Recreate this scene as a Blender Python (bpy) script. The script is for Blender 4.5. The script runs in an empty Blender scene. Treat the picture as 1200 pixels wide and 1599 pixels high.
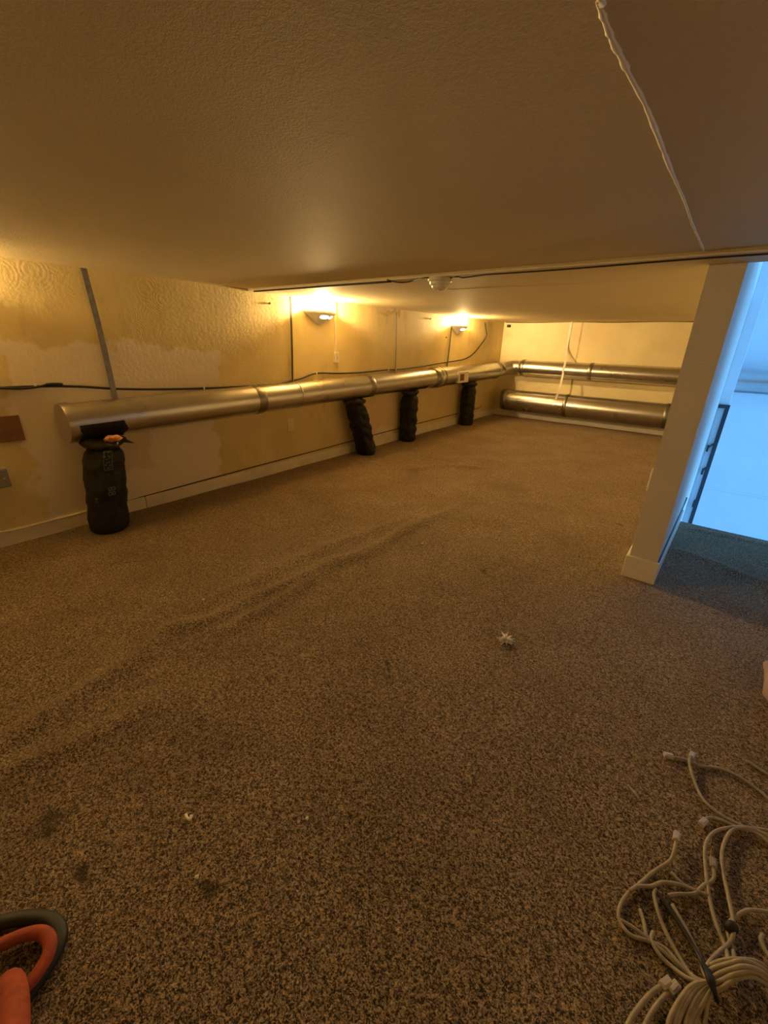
import bpy, bmesh, math, random
import numpy as np
from mathutils import Vector, Matrix, noise as mnoise

random.seed(7)
rng = np.random.default_rng(7)
SC = bpy.context.scene
COL = SC.collection

# ------------------------------------------------------------------ camera
F_PX, CAM_H = 658.8, 1.2
YAW, PITCH, ROLL = math.radians(37.791), math.radians(22.109), math.radians(-1.493)
_f = Vector((-math.sin(YAW) * math.cos(PITCH), math.cos(YAW) * math.cos(PITCH), -math.sin(PITCH)))
_r = Vector((math.cos(YAW), math.sin(YAW), 0))
_d = _f.cross(_r)
RIGHT = _r * math.cos(ROLL) + _d * math.sin(ROLL)
DOWN = -_r * math.sin(ROLL) + _d * math.cos(ROLL)
FWD = _f
CAM = Vector((0, 0, CAM_H))
cd = bpy.data.cameras.new('camera')
cam = bpy.data.objects.new('camera', cd)
COL.objects.link(cam)
m = Matrix((RIGHT, -DOWN, -FWD)).transposed().to_4x4()
m.translation = CAM
cam.matrix_world = m
cd.sensor_fit = 'HORIZONTAL'
cd.sensor_width = 36.0
cd.lens = 36.0 * F_PX / 1200.0
cd.clip_start = 0.02
SC.camera = cam

# ------------------------------------------------------------------ world, large lights, exposure
LAMP_RGB = (1.0, 0.665, 0.27)
LAMP_W = 185.0
SKY_RGB = (0.16, 0.48, 1.0)
world = bpy.data.worlds.new('sky')
SC.world = world
world.use_nodes = True
world.node_tree.nodes['Background'].inputs[0].default_value = (*SKY_RGB, 1)
world.node_tree.nodes['Background'].inputs[1].default_value = 1.0
wl = bpy.data.lights.new('daylight_window', 'AREA')
wl.shape = 'RECTANGLE'
wl.size, wl.size_y = 3.0, 3.0
wl.energy = 205.0
wl.color = SKY_RGB
wlo = bpy.data.objects.new('daylight_window', wl)
COL.objects.link(wlo)
wlo.location = (5.05, 5.6, 0.6)
wlo.rotation_euler = (0, math.radians(90), 0)      # shines towards -X through the hall window
SC.view_settings.view_transform = 'Standard'
SC.view_settings.look = 'None'
SC.view_settings.gamma = 1.0
SC.view_settings.use_curve_mapping = False
SC.view_settings.exposure = 0.08


# ------------------------------------------------------------------ helpers
def px(x, y, axis, val):
    """point of the photo's ray (x, y) on the plane axis = val (metres)"""
    d = FWD + RIGHT * ((x - 600.0) / F_PX) + DOWN * ((y - 799.5) / F_PX)
    return CAM + d * ((val - CAM[axis]) / d[axis])


def wall_x(y):                       # the long wall runs very slightly out of square
    return -3.168 - 0.0147 * y


def pxw(x, y, off=0.0):              # on the long wall
    p = px(x, y, 0, -3.2)
    for _ in range(6):
        p = px(x, y, 0, wall_x(p.y) + off)
    return p


def tag(o, label=None, cat=None, group=None, kind=None):
    if label: o['label'] = label
    if cat: o['category'] = cat
    if group: o['group'] = group
    if kind: o['kind'] = kind
    return o


def obj(name, bm, mat, parent=None, smooth=False, autosmooth=None):
    me = bpy.data.meshes.new(name)
    if isinstance(bm, bmesh.types.BMesh):
        bmesh.ops.recalc_face_normals(bm, faces=bm.faces)
        bm.to_mesh(me)
        bm.free()
    else:
        me.from_pydata(*bm)
    if mat: me.materials.append(mat)
    if smooth:
        for p in me.polygons: p.use_smooth = True
    o = bpy.data.objects.new(name, me)
    COL.objects.link(o)
    if parent is not None:
        o.parent = parent
        o.matrix_parent_inverse = Matrix.Translation(-parent.location) if False else Matrix.Identity(4)
    if autosmooth:
        md = o.modifiers.new('edge_split', 'EDGE_SPLIT')
        md.split_angle = math.radians(autosmooth)
    return o


def empty(name, loc=(0, 0, 0), rotz=0.0):
    o = bpy.data.objects.new(name, None)
    COL.objects.link(o)
    o.location = loc
    o.rotation_euler = (0, 0, rotz)
    o.empty_display_size = 0.05
    return o


def shift(bm, v):
    bmesh.ops.translate(bm, verts=bm.verts, vec=v)
    return bm


def box_bm(a, b, bevel=0.0, bm=None):
    bm2 = bmesh.new()
    bmesh.ops.create_cube(bm2, size=1.0)
    c = (Vector(a) + Vector(b)) / 2
    s = Vector(b) - Vector(a)
    for v in bm2.verts:
        v.co = Vector((v.co.x * s.x, v.co.y * s.y, v.co.z * s.z)) + c
    if bevel:
        bmesh.ops.bevel(bm2, geom=list(bm2.edges), offset=bevel, segments=2, affect='EDGES', profile=0.5)
    if bm is None: return bm2
    me = bpy.data.meshes.new('t'); bm2.to_mesh(me); bm.from_mesh(me); bpy.data.meshes.remove(me); bm2.free()
    return bm


def prism_bm(poly, z0, z1, bevel=0.0):
    bm = bmesh.new()
    lo = [bm.verts.new((x, y, z0)) for x, y in poly]
    hi = [bm.verts.new((x, y, z1)) for x, y in poly]
    n = len(poly)
    bm.faces.new(lo[::-1]); bm.faces.new(hi)
    for i in range(n):
        bm.faces.new((lo[i], lo[(i + 1) % n], hi[(i + 1) % n], hi[i]))
    if bevel:
        bmesh.ops.bevel(bm, geom=list(bm.edges), offset=bevel, segments=2, affect='EDGES')
    return bm


def catmull(P, n=6):
    P = [Vector(p) for p in P]
    if len(P) < 3: return P
    Q = [P[0] * 2 - P[1]] + P + [P[-1] * 2 - P[-2]]
    out = []
    for i in range(1, len(Q) - 2):
        a, b, c, d = Q[i - 1:i + 3]
        for k in range(n):
            t = k / n
            out.append(0.5 * ((2 * b) + (c - a) * t + (2 * a - 5 * b + 4 * c - d) * t * t + (3 * b - a - 3 * c + d) * t ** 3))
    out.append(P[-1])
    return out


def tube_bm(P, r, seg=8, closed=False, flat=1.0, bm=None, caps=True, up=Vector((0, 0, 1))):
    """sweep a circle (flattened by `flat` along `up`) along points P; r is a number or a list"""
    if bm is None: bm = bmesh.new()
    P = [Vector(p) for p in P]
    n = len(P)
    R = [r] * n if not hasattr(r, '__len__') else r
    rings = []
    prev = None
    for i in range(n):
        a = P[(i - 1) % n] if (closed or i > 0) else P[i]
        b = P[(i + 1) % n] if (closed or i < n - 1) else P[i]
        t = (b - a).normalized()
        if prev is None or flat != 1.0:
            s = t.cross(up)
            if s.length < 1e-3: s = t.cross(Vector((1, 0, 0)))
        else:
            s = prev - t * prev.dot(t)
            if s.length < 1e-4: s = t.cross(up)
        s.normalize(); prev = s
        u = s.cross(t).normalized()
        rings.append([bm.verts.new(P[i] + (s * math.cos(k * 2 * math.pi / seg) + u * flat * math.sin(k * 2 * math.pi / seg)) * R[i]) for k in range(seg)])
    m_ = n if closed else n - 1
    for i in range(m_):
        A, B = rings[i], rings[(i + 1) % n]
        for k in range(seg):
            bm.faces.new((A[k], A[(k + 1) % seg], B[(k + 1) % seg], B[k]))
    if caps and not closed:
        bm.faces.new(rings[0][::-1]); bm.faces.new(rings[-1])
    return bm


def strap_bm(P, w, t, wdir):
    """flat strap: rectangular section, width w along wdir, thickness t"""
    bm = bmesh.new()
    wdir = Vector(wdir).normalized()
    P = [Vector(p) for p in P]
    rings = []
    for i, p in enumerate(P):
        tn = (P[min(i + 1, len(P) - 1)] - P[max(i - 1, 0)]).normalized()
        n = wdir.cross(tn).normalized()
        rings.append([bm.verts.new(p + wdir * w / 2 * a + n * t / 2 * b) for a, b in ((-1, -1), (1, -1), (1, 1), (-1, 1))])
    for A, B in zip(rings, rings[1:]):
        for k in range(4): bm.faces.new((A[k], A[(k + 1) % 4], B[(k + 1) % 4], B[k]))
    bm.faces.new(rings[0][::-1]); bm.faces.new(rings[-1])
    return bm


# ------------------------------------------------------------------ materials
class NT:
    def __init__(s, name):
        s.m = bpy.data.materials.new(name)
        s.m.use_nodes = True
        s.t = s.m.node_tree
        s.b = s.t.nodes['Principled BSDF']
        s.pos = None

    def n(s, typ, **kw):
        nd = s.t.nodes.new(typ)
        for k, v in kw.items(): setattr(nd, k, v)
        return nd

    def set(s, sock, v):
        if hasattr(v, 'is_output'): s.t.links.new(v, sock)
        else: sock.default_value = v

    def co(s, scale=None):
        if s.pos is None:
            g = s.n('ShaderNodeNewGeometry'); s.pos = g.outputs['Position']
        if scale is None: return s.pos
        v = s.n('ShaderNodeVectorMath', operation='MULTIPLY')
        s.set(v.inputs[0], s.pos); v.inputs[1].default_value = scale
        return v.outputs[0]

    def noise(s, scale, detail=3.0, rough=0.55, co=None, dist=0.0):
        nd = s.n('ShaderNodeTexNoise')
        s.set(nd.inputs['Vector'], co or s.co())
        nd.inputs['Scale'].default_value = scale
        nd.inputs['Detail'].default_value = detail
        nd.inputs['Roughness'].default_value = rough
        nd.inputs['Distortion'].default_value = dist
        return nd.outputs[0]

    def math(s, op, a, b=0.0, c=None, clamp=False):
        nd = s.n('ShaderNodeMath', operation=op, use_clamp=clamp)
        s.set(nd.inputs[0], a); s.set(nd.inputs[1], b)
        if c is not None: s.set(nd.inputs[2], c)
        return nd.outputs[0]

    def rng(s, v, a, b, c=0.0, d=1.0):
        nd = s.n('ShaderNodeMapRange')
        s.set(nd.inputs[0], v)
        for i, q in enumerate((a, b, c, d)): nd.inputs[i + 1].default_value = q
        return nd.outputs[0]

    def mix(s, f, a, b):
        nd = s.n('ShaderNodeMix', data_type='RGBA')
        s.set(nd.inputs[0], f)
        s.set(nd.inputs[6], (*a, 1) if isinstance(a, tuple) else a)
        s.set(nd.inputs[7], (*b, 1) if isinstance(b, tuple) else b)
        return nd.outputs[2]

    def bump(s, h, strength=0.3, dist=0.01, prev=None):
        nd = s.n('ShaderNodeBump')
        nd.inputs['Strength'].default_value = strength
        nd.inputs['Distance'].default_value = dist
        s.set(nd.inputs['Height'], h)
        if prev is not None: s.set(nd.inputs['Normal'], prev)
        return nd.outputs[0]

    def out(s, col=None, rough=None, metal=None, normal=None, spec=None):
        if col is not None: s.set(s.b.inputs['Base Color'], (*col, 1) if isinstance(col, tuple) else col)
        if rough is not None: s.set(s.b.inputs['Roughness'], rough)
        if metal is not None: s.set(s.b.inputs['Metallic'], metal)
        if normal is not None: s.set(s.b.inputs['Normal'], normal)
        if spec is not None: s.b.inputs['Specular IOR Level'].default_value = spec
        return s.m


def simple(name, col, rough=0.6, metal=0.0, var=0.12, scale=20.0, bump=0.0, bscale=60.0, spec=None):
    t = NT(name)
    f = t.noise(scale, 4)
    dark = tuple(c * (1 - var * 1.6) for c in col); light = tuple(min(1, c * (1 + var)) for c in col)
    nrm = t.bump(t.noise(bscale, 4), bump, 0.004) if bump else None
    return t.out(t.mix(t.rng(f, .25, .75), dark, light), rough, metal, nrm, spec)


def emit(name, col, strength):
    t = NT(name)
    t.out((0.9, 0.85, 0.75), 0.5)
    t.b.inputs['Emission Color'].default_value = (*col, 1)
    t.b.inputs['Emission Strength'].default_value = strength
    return t.m


def wall_material(name, base, stains=True, patches=()):
    t = NT(name)
    sep = t.n('ShaderNodeSeparateXYZ'); t.set(sep.inputs[0], t.co())
    Y, Z = sep.outputs[1], sep.outputs[2]
    col = t.mix(t.rng(t.noise(2.2, 4), .3, .7), tuple(c * .82 for c in base), base)
    col = t.mix(t.rng(t.noise(0.9, 3, co=t.co((1, 1.3, .6))), .5, .72, 0, .5), col, (base[0] * .84, base[1] * .74, base[2] * .5))
    if stains:
        col = t.mix(t.rng(t.noise(7, 5, .65, co=t.co((1, 1, .35))), .56, .75, 0, .5), col, (.42, .32, .17))
        col = t.mix(t.rng(t.noise(48, 2), .73, .76, 0, .6), col, (.2, .14, .07))
    mask = None
    wob = t.math('MULTIPLY_ADD', t.noise(6, 3), .34, -.17)
    wob2 = t.math('MULTIPLY_ADD', t.noise(5, 3, co=t.co((1, -1, 1))), .34, -.17)
    for (y0, y1, z0, z1, pc, st) in patches:
        yy = t.math('ADD', Y, wob); zz = t.math('ADD', Z, wob2)
        a = t.math('MULTIPLY', t.rng(yy, y0, y0 + .03), t.rng(yy, y1, y1 - .03))
        b = t.math('MULTIPLY', t.rng(zz, z0, z0 + .03), t.rng(zz, z1, z1 - .03))
        k = t.math('MULTIPLY', t.math('MULTIPLY', a, b), st)
        col = t.mix(k, col, pc)
        mask = k if mask is None else t.math('MAXIMUM', mask, k)
    # trowelled arcs
    vor = t.n('ShaderNodeTexVoronoi', feature='F1')
    t.set(vor.inputs['Vector'], t.co()); vor.inputs['Scale'].default_value = 5.2
    arcs = t.math('SINE', t.math('MULTIPLY', vor.outputs['Distance'], 85.0))
    am = t.rng(t.noise(3.1, 2), .5, .66)
    if mask is not None:
        am = t.math('MULTIPLY', am, t.math('SUBTRACT', 1.0, mask))
    arcs = t.math('MULTIPLY', arcs, am)
    n1 = t.bump(t.noise(38, 5, .6), .35, .006)
    n2 = t.bump(arcs, .10, .003, n1)
    n3 = t.bump(t.noise(260, 2), .22, .002, n2)
    return t.out(col, .62, 0, n3, .35)


def ceiling_material(name, base):
    t = NT(name)
    col = t.mix(t.rng(t.noise(1.3, 4), .3, .7), tuple(c * .88 for c in base), base)
    col = t.mix(t.rng(t.noise(150, 2, .6), .35, .65), tuple(c * .90 for c in base), col)
    n1 = t.bump(t.noise(9, 4), .14, .012)
    n2 = t.bump(t.noise(170, 3, .7), .5, .004, n1)
    return t.out(col, .75, 0, n2, .2)


def carpet_material(name):
    t = NT(name)
    warp = t.noise(40, 2)
    f1 = t.noise(150, 3, .6, dist=.8)
    f2 = t.noise(330, 2, .6)
    mixf = t.math('ADD', t.math('MULTIPLY', f1, .6), t.math('MULTIPLY', f2, .4))
    f = t.rng(mixf, .435, .625)
    col = t.mix(f, (.042, .031, .020), (.64, .485, .32))
    big = t.rng(t.noise(2.6, 4, .6, dist=.5), .32, .68)
    mul = t.n('ShaderNodeMix', data_type='RGBA', blend_type='MULTIPLY')
    mul.inputs[0].default_value = 1.0
    t.set(mul.inputs[6], col)
    t.set(mul.inputs[7], t.mix(big, (.72, .70, .66), (1, 1, 1)))
    col = mul.outputs[2]
    # soiled spots
    sep = t.n('ShaderNodeSeparateXYZ'); t.set(sep.inputs[0], t.co())
    for (sx, sy, r) in STAINS:
        d = t.n('ShaderNodeVectorMath', operation='DISTANCE')
        cmb = t.n('ShaderNodeCombineXYZ')
        t.set(cmb.inputs[0], sep.outputs[0]); t.set(cmb.inputs[1], sep.outputs[1])
        t.set(d.inputs[0], cmb.outputs[0]); d.inputs[1].default_value = (sx, sy, 0)
        dd = t.math('ADD', d.outputs['Value'], t.math('MULTIPLY_ADD', t.noise(30, 3), .10, -.05))
        col = t.mix(t.rng(dd, r * .3, r, .75, 0), col, (.018, .013, .010))
    n1 = t.bump(warp, .25, .01)
    n2 = t.bump(mixf, 1.0, .009, n1)
    t.b.inputs['Sheen Weight'].default_value = .34
    t.b.inputs['Sheen Roughness'].default_value = .45
    t.b.inputs['Sheen Tint'].default_value = (.85, .65, .46, 1)
    return t.out(col, .95, 0, n2, .08)


def steel_material(name, base=(.62, .60, .57), rough=.27):
    t = NT(name)
    col = t.mix(t.rng(t.noise(6, 3, .5), .35, .65), tuple(c * .93 for c in base), base)
    r = t.rng(t.noise(4, 2), .3, .7, rough, rough + .05)
    return t.out(col, r, 1.0)


def plastic_bag_material(name):
    t = NT(name)
    col = t.mix(t.rng(t.noise(18, 4), .4, .7), (.008, .008, .008), (.020, .019, .018))
    n1 = t.bump(t.noise(30, 4, .65, co=t.co((1, 1, .6)), dist=1.2), .55, .012)
    n2 = t.bump(t.noise(110, 3, dist=.8), .25, .004, n1)
    return t.out(col, .46, 0, n2, .32)


STAINS = [(px(75, 1290, 2, 0).x, px(75, 1290, 2, 0).y, .05), (px(130, 1362, 2, 0).x, px(130, 1362, 2, 0).y, .03),
          (px(325, 1390, 2, 0).x, px(325, 1390, 2, 0).y, .03), (px(757, 893, 2, 0).x, px(757, 893, 2, 0).y, .035),
          (px(607, 1040, 2, 0).x, px(607, 1040, 2, 0).y, .02), (px(968, 820, 2, 0).x, px(968, 820, 2, 0).y, .02)]
CREAM = (.80, .655, .33)
PRIMER = (.84, .735, .60)
M = {}
M['wall'] = wall_material('cream_trowelled_plaster', CREAM, True,
    [(.60, 1.92, .74, 1.15, PRIMER, .9), (.62, 1.86, .02, .80, PRIMER, .85), (.95, 1.35, .30, .60, (.66, .52, .32), .6),
     (3.75, 4.35, .12, .60, (.80, .58, .38), .8), (3.82, 4.32, .08, .22, PRIMER, .8), (4.0, 4.38, 1.47, 1.52, (.36, .25, .12), .9)])
M['wall_far'] = wall_material('pale_cream_paint', (.83, .72, .44), False)
M['ceiling'] = ceiling_material('textured_ceiling_paint', (.76, .645, .40))
M['partition'] = ceiling_material('off_white_partition_paint', (.80, .74, .66))
M['hall'] = simple('white_hall_paint', (.86, .87, .88), .6, 0, .04, 3)
M['board'] = simple('cream_baseboard_paint', (.82, .74, .58), .5, 0, .08, 8)
M['whiteboard'] = simple('white_trim_paint', (.86, .80, .70), .45, 0, .06, 8)
M['carpet'] = carpet_material('brown_cut_pile_carpet')
M['steel'] = steel_material('galvanised_steel')
M['steel_dark'] = steel_material('dull_steel_band', (.30, .28, .25), .38)
M['tape'] = simple('black_duct_tape', (.035, .028, .022), .5, 0, .3, 40, .5, 60)
M['bag'] = plastic_bag_material('black_plastic_film')
M['print'] = simple('grey_bag_print', (.14, .14, .135), .6, 0, .2, 90)
M['foam'] = simple('orange_expanding_foam', (.70, .30, .11), .9, 0, .25, 60, .8, 70)
M['black'] = simple('black_cable_jacket', (.018, .016, .014), .45, 0, .2, 40)
M['strap'] = simple('grey_hanger_strap', (.30, .29, .26), .4, .7, .2, 30)
M['strap_white'] = simple('pale_hanger_strap', (.78, .74, .66), .45, 0, .1, 30)
M['plastic'] = simple('white_plastic', (.82, .77, .66), .4, 0, .05, 15)
M['cream_plastic'] = simple('painted_over_plastic', (.80, .70, .48), .45, 0, .06, 15)
M['ceramic'] = simple('white_ceramic', (.86, .83, .78), .35, 0, .03, 10)
M['lamp_glow'] = emit('lit_bulb', (1.0, .80, .48), 30.0)
M['slot_glow'] = emit('lit_slot', (1.0, .88, .66), 5.0)
M['wood'] = simple('dark_brown_board', (.20, .095, .035), .55, 0, .2, 12)
M['grey_box'] = simple('grey_metal_box', (.30, .29, .27), .5, .4, .12, 20)
M['cable'] = simple('grey_beige_cable_jacket', (.38, .32, .225), .5, 0, .2, 40)
M['cable_gap_dark'] = simple('dark_brown_cable_and_gap', (.05, .035, .025), .5, 0, .2, 25)
M['clear'] = simple('clear_plastic_plug', (.62, .56, .48), .3, 0, .15, 50)
M['red'] = simple('orange_red_plastic', (.36, .060, .022), .75, 0, .25, 40, .15, 80)
M['rubber'] = simple('black_rubber', (.012, .011, .011), .6, 0, .2, 30)
M['feather'] = simple('white_down', (.90, .84, .74), .9, 0, .05, 50)
M['cloth'] = simple('pale_pinkish_canvas', (.36, .26, .215), .85, 0, .15, 14, .4, 60)
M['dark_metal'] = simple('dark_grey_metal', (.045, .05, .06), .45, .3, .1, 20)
M['seam'] = simple('brownish_joint_filler', (.60, .45, .22), .7, 0, .2, 12)
M['bead'] = simple('white_caulk', (.90, .84, .72), .5, 0, .06, 20)

# ------------------------------------------------------------------ the setting
Y_FAR = 7.43
Z_NEAR, Z_FARC = 1.556, 1.538
Y_SEAM = 2.285
Y_PILLAR = 2.50
Y_EDGE = 3.66
Y_COL = 6.55
XCOL = px(1147, 610, 1, Y_COL).x        # free corner of the boxed column in the hall
XC = XCOL


def ridge_fn():
    R = [  # traced folds of the carpet: pixel polyline, height, half-width
        ([(-60, 1195), (0, 1165), (80, 1115), (160, 1065), (215, 1030), (260, 985), (330, 970), (400, 935), (470, 905), (520, 880), (560, 868), (620, 838), (680, 808), (735, 785)], .034, .050),
        ([(340, 990), (420, 950), (470, 918), (510, 890), (560, 870)], .034, .042),
        ([(545, 880), (590, 858), (640, 822), (700, 803)], .034, .045),
        ([(300, 955), (400, 905), (480, 868), (560, 838), (650, 805)], .024, .06),
        ([(-40, 1230), (60, 1190), (170, 1140), (260, 1090)], .024, .06),
        ([(640, 735), (700, 728), (760, 732)], .022, .06),
        ([(1040, 858), (1075, 868), (1110, 880), (1150, 898), (1200, 915), (1260, 940)], .030, .06),
        ([(1130, 935), (1170, 955), (1230, 985)], .014, .08),
        ([(1066, 824), (1100, 831), (1150, 842), (1200, 853), (1260, 868)], .018, .035),
    ]
    segs = []
    for poly, hgt, w in R:
        P = [px(x, y, 2, 0) for x, y in poly]
        P = catmull(P, 4)
        A = np.array([[p.x, p.y] for p in P])
        segs.append((A, hgt, w))
    return segs


RIDGES = ridge_fn()


def floor_h(x, y):
    x = np.asarray(x, float); y = np.asarray(y, float)
    h = np.zeros_like(x)
    for A, hgt, w in RIDGES:
        best = np.full(x.shape, 9.0); tt = np.zeros_like(x)
        n = len(A) - 1
        for i in range(n):
            a, b = A[i], A[i + 1]
            d = b - a; L = max((d ** 2).sum(), 1e-9)
            t = np.clip(((x - a[0]) * d[0] + (y - a[1]) * d[1]) / L, 0, 1)
            dist = np.hypot(x - a[0] - t * d[0], y - a[1] - t * d[1])
            k = dist < best
            best = np.where(k, dist, best); tt = np.where(k, (i + t) / n, tt)
        fade = np.clip(np.minimum(tt, 1 - tt) * 8, 0, 1) * .6 + .4 * (np.minimum(tt, 1 - tt) > 0)
        h = np.maximum(h, .8 * hgt * np.exp(-(best / w) ** 2 * 1.6) * fade)
    h = h + .003 * np.sin(x * 7.1 + y * 2.3) * np.sin(y * 5.3 - x * 1.7) + .003
    return h


def build_floor():
    s = .026
    xs = np.arange(-3.34, 1.0, s); ys = np.arange(-1.6, Y_FAR + s, s)
    ys = np.append(ys[ys < Y_EDGE - .5 * s], np.append([Y_EDGE], ys[ys > Y_EDGE + .5 * s]))
    X, Yg = np.meshgrid(xs, ys, indexing='ij')
    H = floor_h(X, Yg)
    ok = (Yg <= Y_EDGE + 1e-6) | (X <= -.10)
    idx = -np.ones(X.shape, int)
    idx[ok] = np.arange(ok.sum())
    V = np.stack([X[ok], Yg[ok], H[ok]], 1)
    a, b, c, d = idx[:-1, :-1], idx[1:, :-1], idx[1:, 1:], idx[:-1, 1:]
    k = (a >= 0) & (b >= 0) & (c >= 0) & (d >= 0)
    Fq = np.stack([a[k], b[k], c[k], d[k]], 1)
    o = obj('floor', (V.tolist(), [], Fq.tolist()), M['carpet'], smooth=True)
    tag(o, 'brown cut pile carpet with long wrinkles over the loft floor', 'floor', kind='structure')
    return o


floor = build_floor()
# floor deck under the carpet with its front edge towards the hall
tag(obj('floor_deck', prism_bm([(-3.4, -3.50), (1.0, -3.50), (1.0, Y_EDGE - .004), (-.10, Y_EDGE - .004), (-.10, Y_FAR), (-3.4, Y_FAR)], -.26, -.012), M['hall']),
    'white edge of the loft deck above the hall', 'floor', kind='structure')

# long wall (left), far wall
tag(obj('wall_left', prism_bm([(wall_x(-3.50), -3.50), (wall_x(Y_FAR), Y_FAR), (wall_x(Y_FAR) - .15, Y_FAR), (wall_x(-3.50) - .15, -3.50)], -.26, 1.75), M['wall']),
    'cream trowelled plaster wall with pale primer patches behind the long duct', 'wall', kind='structure')
tag(obj('wall_back', box_bm((-3.45, Y_FAR, -.26), (-.12, Y_FAR + .15, 1.75)), M['wall_far']),
    'plain cream end wall behind the two stacked ducts', 'wall', kind='structure')
# ceiling in two sheets with a small step at the joint
tag(obj('ceiling', box_bm((-3.45, -3.50, Z_NEAR), (1.0, Y_SEAM, Z_NEAR + .12)), M['ceiling']),
    'low textured ceiling over the carpeted loft', 'ceiling', kind='structure')
tag(obj('ceiling_far', prism_bm([(-3.45, Y_SEAM), (1.0, Y_SEAM), (1.0, Y_PILLAR + .03), (-.13, Y_PILLAR + .03), (-.13, Y_FAR), (-3.45, Y_FAR)], Z_FARC, Z_NEAR + .12), M['ceiling']),
    'slightly lower ceiling sheet beyond the joint line', 'ceiling', kind='structure')
# walls behind the camera that close the loft
tag(obj('wall_front', box_bm((-3.45, -3.65, -.26), (1.15, -3.50, 1.75)), M['wall_far']), 'cream wall closing the loft behind the viewer', 'wall', kind='structure')
tag(obj('wall_right', box_bm((1.0, -3.50, -.26), (1.15, Y_EDGE, 1.75)), M['partition']), 'unseen off white side wall set close in to cut the hall daylight', 'wall', kind='structure')  # unseen wall, moved in to narrow the opening and cut hall light spill

# partition: end face towards the viewer, flared hall side
part = obj('wall_partition', prism_bm([(-.200, Y_PILLAR), (-.068, Y_PILLAR), (-.048, Y_EDGE), (-.048, Y_FAR), (-.200, Y_FAR)], -.02, 1.70), M['partition'])
tag(part, 'off white partition wall end standing on the carpet', 'wall', kind='structure')
tag(obj('wall_hall_left', box_bm((-.20, Y_EDGE + .001, -2.8), (-.048, Y_FAR, -.02)), M['hall']),
    'white hall wall below the loft partition', 'wall', kind='structure')
tag(obj('wall_hall_column', box_bm((-.0475, Y_COL, -2.8), (XCOL, Y_FAR, 3.2), .004), M['hall']),
    'white boxed column against the hall side of the partition', 'wall', kind='structure')
tag(obj('wall_hall_above', prism_bm([(-.2, Y_PILLAR), (-.068, Y_PILLAR), (-.048, Y_EDGE), (-.048, Y_FAR), (-.2, Y_FAR)], 1.70, 3.2), M['hall']),
    'white hall wall above the loft ceiling', 'wall', kind='structure')
tag(obj('wall_hall_back', box_bm((-.12, Y_FAR, -2.8), (5.0, Y_FAR + .15, 3.2)), M['hall']), 'white end wall of the hall with a duct along it', 'wall', kind='structure')
zl = px(1160, 613, 1, Y_FAR - .07).z
tag(obj('wall_hall_ledge', box_bm((XC - .02, Y_FAR - .07, -2.8), (5.0, Y_FAR, zl), .004), M['hall']), 'white thicker lower part of the hall end wall', 'wall', kind='structure')
za = px(1160, 771, 1, Y_FAR - .075).z
tag(obj('trim_1', box_bm((XC, Y_FAR - .082, za - .012), (5.0, Y_FAR - .07, za + .012), .003), M['hall']), 'thin white moulding across the hall end wall', 'trim', kind='structure')
tag(obj('hall_floor', box_bm((-.1, Y_EDGE - 2, -2.9), (5.0, Y_FAR, -2.8)), M['hall']), 'pale hall floor far below the loft edge', 'floor', kind='structure')
tag(obj('hall_ceiling', box_bm((-.2, Y_PILLAR, 3.2), (5.2, Y_FAR + .15, 3.3)), M['hall']), 'white hall ceiling', 'ceiling', kind='structure')
tag(obj('wall_hall_front', box_bm((1.15, Y_PILLAR - .1, -2.8), (5.0, Y_PILLAR, 3.2)), M['hall']), 'white hall wall beside the loft', 'wall', kind='structure')
tag(obj('wall_hall_header', box_bm((-.2, Y_PILLAR - .0, 1.70), (5.0, Y_PILLAR + .02, 3.2)), M['hall']), 'white hall wall over the loft opening', 'wall', kind='structure')
# hall side wall with the daylight window
bm = box_bm((5.0, Y_PILLAR, -2.8), (5.15, 4.1, 3.2))
box_bm((5.0, 7.1, -2.8), (5.15, Y_FAR + .15, 3.2), bm=bm)
box_bm((5.0, 4.1, -2.8), (5.15, 7.1, -.9), bm=bm)
box_bm((5.0, 4.1, 2.1), (5.15, 7.1, 3.2), bm=bm)
tag(obj('wall_hall_right', bm, M['hall']), 'white hall side wall with a tall window', 'wall', kind='structure')
wf = empty('window_1', (5.07, 5.6, .6)); tag(wf, 'white framed hall window letting daylight in', 'window', kind='structure')
for a, b in (((-.03, -1.5, -1.5), (.03, 1.5, -1.43)), ((-.03, -1.5, 1.43), (.03, 1.5, 1.5)), ((-.03, -1.5, -1.43), (.03, -1.43, 1.43)), ((-.03, 1.43, -1.43), (.03, 1.5, 1.43)), ((-.02, -.03, -1.43), (.02, .03, 1.43))):
    obj('window_frame', box_bm(a, b, .004), M['whiteboard'], wf)

# skirting boards of the long wall: separate lengths with an open joint
bbj = pxw(228, 788).y
bl = empty('baseboard_left', (0, 0, 0)); tag(bl, 'cream baseboard along the trowelled wall', 'baseboard', kind='structure')
for y0, y1 in ((-3.49, bbj - .003), (bbj + .003, pxw(545, 700).y), (pxw(545, 700).y + .002, Y_FAR - .012)):
    t = .014
    bm = prism_bm([(wall_x(y0) - .01, y0), (wall_x(y0) + t, y0), (wall_x(y1) + t, y1), (wall_x(y1) - .01, y1)], -.005, .098, .003)
    obj('board', bm, M['board'], bl)
bb = tag(obj('baseboard_back', box_bm((wall_x(Y_FAR) + .013, Y_FAR - .014, -.005), (-.20, Y_FAR + .005, .098), .003), M['whiteboard']), 'cream baseboard under the lower end wall duct', 'baseboard', kind='structure')
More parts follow.
